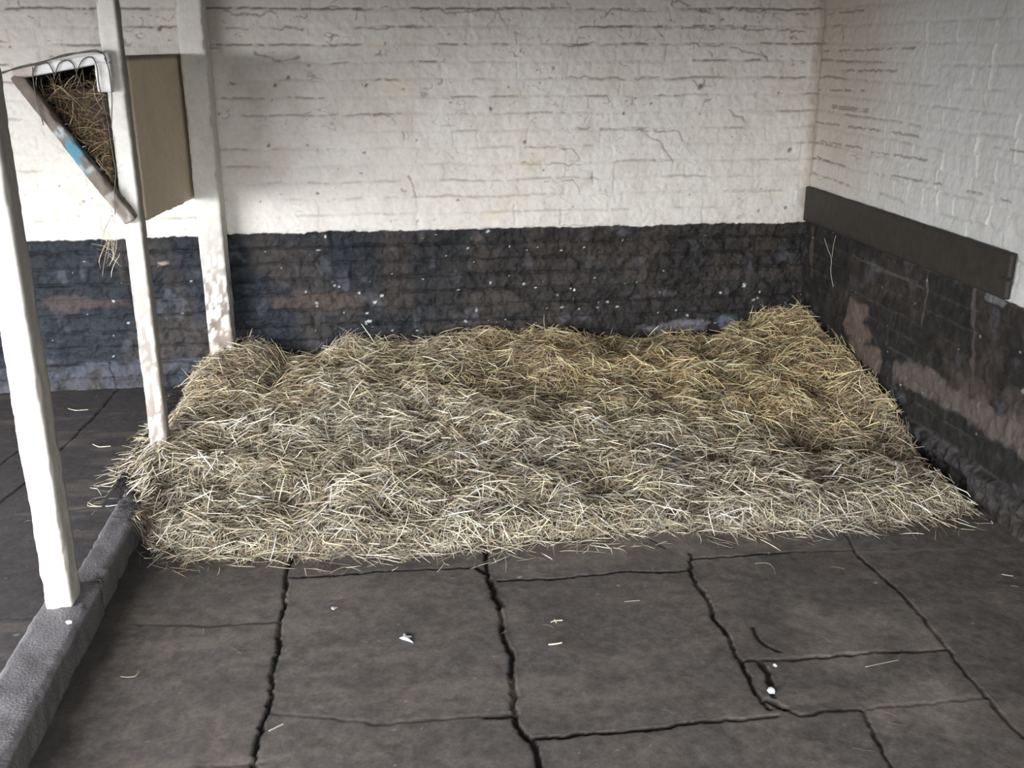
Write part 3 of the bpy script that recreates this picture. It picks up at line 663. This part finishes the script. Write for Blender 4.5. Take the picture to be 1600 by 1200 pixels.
def build_bed():
    xs = np.arange(-3.02, -.005, .02); ys = np.arange(-1.98, -.01, .02)
    X, Y = np.meshgrid(xs, ys, indexing='ij')
    H = bed_height(X, Y); H = np.where(X < -2.86, np.maximum(H, .10*(H > 0)), H)
    ins = inside_dist(X, Y) > .02
    Z = np.where(ins, np.maximum(H-.022, .002)+(fbm(X, Y, 30, 940)-.5)*.02, .0)
    Z = np.maximum(Z, .001)
    c = np.zeros(X.shape+(3,)); c[:] = (.12, .10, .075); c = mixc(c, warm_field(X, Y), (.14, .105, .06))
    idx = np.arange(X.size).reshape(X.shape)
    q = np.stack([idx[:-1, :-1], idx[1:, :-1], idx[1:, 1:], idx[:-1, 1:]], -1).reshape(-1, 4)
    keep = ins.ravel()[q].any(1); q = q[keep]
    bv = np.stack([X, Y, Z], -1).reshape(-1, 3); bv = bed_clamp(bv)
    used, inv = np.unique(q, return_inverse=True); bv = bv[used]; q = inv.reshape(-1, 4); bc = c.reshape(-1, 3)[used]
    # strands
    def scatter(n, seed, lift0, lift1, lmin, lmax, w0, w1, pitch_sd, edge_lo=0.0, edge_hi=9, bright=1.):
        r = np.random.default_rng(seed); pts = np.zeros((0, 2))
        while len(pts) < n:
            cand = np.stack([r.uniform(-3.06, -.01, n), r.uniform(-2.0, -.01, n)], -1)
            dd = inside_dist(cand[:, 0], cand[:, 1]); k = (dd > edge_lo) & (dd < edge_hi)
            pts = np.concatenate([pts, cand[k]])
        pts = pts[:n]; X, Y = pts[:, 0], pts[:, 1]
        H = bed_height(X, Y); H = np.where(X < -2.86, np.maximum(H, .104), H)
        z = np.maximum(H-.02, .002)+r.uniform(lift0, lift1, n)
        # slopes follow the mound
        gx = (bed_height(X+.02, Y)-bed_height(X-.02, Y))/.04; gy = (bed_height(X, Y+.02)-bed_height(X, Y-.02))/.04
        gx = np.clip(gx, -1, 1); gy = np.clip(gy, -1, 1)
        az = (fbm(X, Y, 6, 950)*4-2)*np.pi*.55+r.normal(0, .9, n)+np.where(r.random(n) < .55, r.uniform(0, np.pi, n), 0)
        L = r.uniform(lmin, lmax, n)*np.where(r.random(n) < .12, 1.5, 1)
        pt = np.arctan(gx*np.cos(az)+gy*np.sin(az))+r.normal(0, pitch_sd, n)
        W = r.uniform(w0, w1, n)
        cols = hay_cols(n, X, Y, seed+1, warm_field(X, Y))*bright
        return strands(n, np.stack([X, Y, z], -1), az, pt, L, W, .055, np.clip(cols, 0, .85), seed+2, bed_clamp)
    parts = [scatter(26000, 1000, .000, .018, .035, .09, .0020, .0034, .18, bright=.8),
             scatter(24000, 1100, .008, .034, .03, .095, .0018, .0036, .26),
             scatter(4600, 1200, .026, .046, .045, .125, .0024, .0046, .22, bright=1.3),
             scatter(350, 1300, .03, .05, .06, .13, .0016, .003, .65),
             scatter(3200, 1400, .000, .014, .04, .12, .0020, .0036, .12, -.035, .05, bright=1.05),
             scatter(260, 1500, .000, .004, .03, .10, .0018, .003, .05, -.11, -.02)]
    # upright tufts along the back edge
    r = np.random.default_rng(77)
    tuf = []
    for px, py, n in [((535, 520), 0, 12), ((1268, 500), 0, 22), ((1305, 560), 0, 10), ((1430, 630), 0, 10), ((850, 512), 0, 5), ((1200, 500), 0, 14), ((950, 515), 0, 4), ((1340, 560), 0, 12)]:
        t0 = un(px, 0, -.07) if px[0] > 1290 else un(px, 1, -.10)
        pos = np.stack([t0[0]+r.normal(0, .03, n), t0[1]+r.normal(0, .03, n), 0*r.random(n)], -1); pos[:, 2] = bed_height(pos[:, 0], pos[:, 1])+.03
        tuf.append(strands(n, pos, r.uniform(0, 6.28, n), r.uniform(.3, 1.3, n), r.uniform(.06, .13, n), r.uniform(.0016, .003, n), .12, hay_cols(n, pos[:, 0], pos[:, 1], 5, np.full(n, .7))*1.15, int(px[0]), bed_clamp))
    allp = parts+tuf
    V = [bv]; Q = [q]; Cc = [bc]; b = len(bv)
    for v, f, c3 in allp: V.append(v); Q.append(f+b); Cc.append(c3); b += len(v)
    V = np.concatenate(V); Q = np.concatenate(Q); Cc = np.concatenate(Cc)
    o = new_mesh('hay_bed', V, Q, np.full(len(Q), 4), M_HAY, None, Cc, smooth=False)
    tag(o, 'thick bed of loose dry hay filling the corner of the stall floor', 'hay', kind='stuff')
build_bed()

def build_rack_hay():
    r = np.random.default_rng(31); n = 1300
    sl = lambda z: bot_o[0]+(z-bot_o[2])*(ca/sa)
    z = .99+.43*r.random(n)**.9; y = r.uniform(YN+.06, -.55, n); y[:800] = r.uniform(YN+.03, YN+.16, 800)
    lo = sl(z)+.055; hi = -2.915; x = lo+(hi-lo)*r.random(n)
    def clampf(P):
        P = P.copy(); front = P[:, 1] < YN+.05
        P[:, 0] = np.minimum(P[:, 0], np.where(P[:, 1] > -1.005, -2.907, -2.949)); P[:, 0] = np.maximum(P[:, 0], sl(P[:, 2])+np.where(front, .052, .034)); P[:, 1] = np.clip(P[:, 1], YN+.002, -.44); return P
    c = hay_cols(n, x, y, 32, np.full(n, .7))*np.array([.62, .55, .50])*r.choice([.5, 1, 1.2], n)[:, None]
    A = strands(n, np.stack([x, y, z], -1), r.uniform(0, 6.28, n), r.normal(0, .9, n), r.uniform(.05, .15, n), r.uniform(.0016, .0030, n), .22, c, 33, clampf, 5)
    # wisps hanging out of the bottom
    m = 26; pos = np.stack([-2.985+r.normal(0, .02, m), YN-.035+r.normal(0, .012, m), .90+r.normal(0, .03, m)], -1)
    pos[:8, 2] -= .06; pos[:8, 0] += .0
    B = strands(m, pos, r.uniform(0, 6.28, m), r.uniform(.7, 1.5, m), r.uniform(.05, .12, m), r.uniform(.0015, .0026, m), .2, hay_cols(m, pos[:, 0], pos[:, 1], 6, np.full(m, .3)), 34, lambda P: np.stack([np.minimum(P[:, 0], -2.948), np.minimum(P[:, 1], YN-.004), P[:, 2]], -1), 5)
    # packed core
    zs = np.linspace(1.0, 1.40, 14); ys = np.linspace(YN+.10, -.46, 14)
    V = []; F = []
    for j, yy in enumerate(ys):
        for zz in zs:
            V.append((sl(zz)+.04, yy, zz))
        for zz in zs[::-1]:
            V.append((-2.91, yy, zz))
    V = np.array(V); K = 28
    V += (r.random(V.shape)-.5)*np.array([.008, .02, .01]); V[:, 0] = np.minimum(V[:, 0], -2.908)
    for j in range(13):
        for i in range(K): F.append((j*K+i, j*K+(i+1) % K, (j+1)*K+(i+1) % K, (j+1)*K+i))
    for i in range(13):
        F.append((i, K-1-i, K-2-i, i+1)) if i < 13 else None
        bb = 13*K; F.append((bb+i, bb+i+1, bb+K-2-i, bb+K-1-i))
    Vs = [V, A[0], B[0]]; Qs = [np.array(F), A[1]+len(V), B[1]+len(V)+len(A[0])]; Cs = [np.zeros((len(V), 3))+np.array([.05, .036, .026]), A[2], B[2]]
    Q = np.concatenate(Qs)
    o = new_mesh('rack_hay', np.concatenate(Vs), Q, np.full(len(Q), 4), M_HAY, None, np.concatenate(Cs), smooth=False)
    tag(o, 'tangle of dry brown hay packed in the wall hay rack', 'hay', kind='stuff')
build_rack_hay()

# ------------------------------------------------------------------ single straws and litter on the flagstones
def straw(pts, w, label, name='straw', cat='straw', z=.004, col=(.62, .56, .42), wpts=None, group=None):
    P = [un(p, 2, z) for p in pts] if wpts is None else wpts
    P = smooth_path(P, 5); v, f, f2 = tube(P, w/2, 5)
    F = [q for q in f+f2]
    o = new_mesh(name, v, [i for q in F for i in q], [len(q) for q in F], M_HAY, None, np.tile(np.array(col), (len(v), 1)))
    tag(o, label, cat, group); return o
straw([(857, 1007), (868, 1006), (878, 1004)], .0052, 'short straight white straw on the middle flagstone, the nearer of two')
straw([(861, 972), (866, 970), (879, 969)], .0038, 'short forked pale straw on the middle flagstone, the farther of two')
straw([(866, 967), (869, 973)], .0026, 'tiny pale chip of straw crossing the forked straw on the middle flagstone', name='straw_chip')
straw([(145, 694), (154, 698), (160, 698), (173, 697)], .0040, 'bent pale straw on the dark floor left of the middle post')
straw([(106, 638), (118, 641), (138, 640)], .0030, 'thin pale straw lying near the back wall in the left bay')
straw([(217, 689), (228, 693), (241, 693)], .0032, 'thin pale straw beside the foot of the middle post')
straw([(190, 718), (205, 722), (222, 718), (232, 712)], .0026, 'wavy thin straw on the floor just left of the middle post', col=(.4, .37, .3))
straw([(137, 785), (148, 790), (160, 791), (137, 790), (144, 780)], .0026, 'looped thin straw in the left bay behind the kerb')
straw([(165, 791), (176, 790), (192, 787)], .0040, 'pale bluish stalk beside the left tip of the hay bed', col=(.45, .5, .55))
straw([(420, 1142), (432, 1136), (443, 1131)], .0036, 'pale straw slanting beside the long joint at the lower left', col=(.36, .33, .28))
straw([(189, 1057), (200, 1058), (212, 1056), (217, 1047)], .0034, 'curved brownish straw on the lower left flagstone', col=(.34, .28, .2))
straw([(630, 850), (631, 866), (633, 878)], .0032, 'straw pointing toward the viewer out of the front hay edge', col=(.45, .40, .30))
straw([(975, 940), (986, 939), (1000, 938)], .0026, 'faint thin straw on the flagstone just right of centre', col=(.30, .27, .22))
straw([(1180, 880), (1200, 880), (1209, 888), (1211, 896)], .0022, 'curved hair thin straw on the right flagstone near the hay', col=(.26, .24, .2))
straw([(1565, 897), (1575, 899), (1583, 900)], .0030, 'short pale straw at the far right of the flagstones', col=(.38, .36, .32))
straw([(1352, 1042), (1380, 1036), (1405, 1031)], .0030, 'long faint straw on the lower right flagstone', col=(.24, .22, .2))
straw([(690, 870), (694, 880), (702, 883)], .0024, 'small brown straw just in front of the hay, below its middle', col=(.3, .25, .18))
straw([(280, 888), (300, 872), (318, 862)], .0034, 'straw poking out toward the kerb from the front left hay edge', col=(.34, .29, .21))
straw(None, .0030, 'long pale straw hanging down the right wall below the black board', wpts=[un(p, 0, -.030) for p in [(1288, 372), (1293, 388), (1299, 405), (1298, 425), (1302, 448)]], col=(.5, .45, .36))
straw(None, .0026, 'thinner straw hanging beside the long one below the black board', wpts=[un(p, 0, -.034) for p in [(1306, 368), (1302, 385), (1300, 402)]], col=(.42, .36, .28))
def loose():
    r = np.random.default_rng(61); n = 150
    X = r.uniform(-4.0, -.1, n); Y = r.uniform(-3.1, -.1, n)
    k = (np.abs(X+2.93) > .09) & ((inside_dist(X, Y) < -.03)); X, Y = X[k], Y[k]; n = len(X)
    z = np.full(n, .003); v, q, c = strands(n, np.stack([X, Y, z], -1), r.uniform(0, 6.28, n), 0*X, r.uniform(.012, .05, n), r.uniform(.0010, .0020, n), .15, hay_cols(n, X, Y, 9, np.full(n, .2))*.5, 62, lambda P: np.stack([np.minimum(P[:, 0], -.05), P[:, 1], np.maximum(P[:, 2], .001)], -1))
    o = new_mesh('loose_chaff', v, q, np.full(len(q), 4), M_HAY, None, c); tag(o, 'fine brown chaff strewn over the dark flagstones', 'chaff', kind='stuff')
loose()

def blob(name, px, r, h, label, cat, seed, tail=None, mat=M_WHITE, axis=2, val=.0):
    q = un(px, 2, 0); n = 20; V = [(q[0], q[1], h)]; F = []
    rr = random.Random(seed)
    rad = [r*(.7+.6*rr.random()) for _ in range(n)]
    if tail:
        for i in range(n):
            a = 2*math.pi*i/n
            for ta, tl in tail: rad[i] += r*tl*math.exp(-((math.atan2(math.sin(a-ta), math.cos(a-ta)))/.22)**2)
    for k, (s, z) in enumerate([(.55, h*.85), (1, h*.12), (1.02, -.006)]):
        for i in range(n):
            a = 2*math.pi*i/n; V.append((q[0]+math.cos(a)*rad[i]*s, q[1]+math.sin(a)*rad[i]*s, z))
    for i in range(n): F.append((0, 1+i, 1+(i+1) % n))
    for k in range(2):
        for i in range(n): F.append((1+k*n+i, 1+(k+1)*n+i, 1+(k+1)*n+(i+1) % n, 1+k*n+(i+1) % n))
    F.append(tuple(reversed([1+2*n+i for i in range(n)])))
    o = new_mesh(name, V, [i for f in F for i in f], [len(f) for f in F], mat); tag(o, label, cat); return o
M_DROP2 = material('greyish_lime', (.30, .32, .34), rough=.7, nscale=200, namp=.2, bump=.3)
blob('bird_dropping', (634, 996), .010, .004, 'bright white bird dropping splashed on the centre left flagstone', 'bird dropping', 1, [(-1.0, 2.2), (.3, .8), (1.7, 2.0), (3.0, .7)])
blob('bird_dropping', (521, 949), .007, .002, 'faint small grey dropping on the flagstone left of the bright one', 'bird dropping', 2, [(0, .6)], M_DROP2)
blob('pebble', (1205, 1078), .009, .008, 'white chip of stone lying in the broken flagstone corner', 'pebble', 3)
blob('pebble', (1211, 1039), .005, .004, 'tiny white chip above the broken flagstone corner', 'pebble', 4)
blob('bird_dropping', (107, 969), .007, .002, 'placeholder', 'bird dropping', 5)
d = [o for o in C.objects if o.get('label') == 'placeholder'][0]
q = un((108, 972), 2, .101); d['label'] = 'small white dropping on the kerb at the foot of the nearest post'
q0 = un((107, 969), 2, 0); d.location = (q[0]-q0[0], q[1]-q0[1], .104)
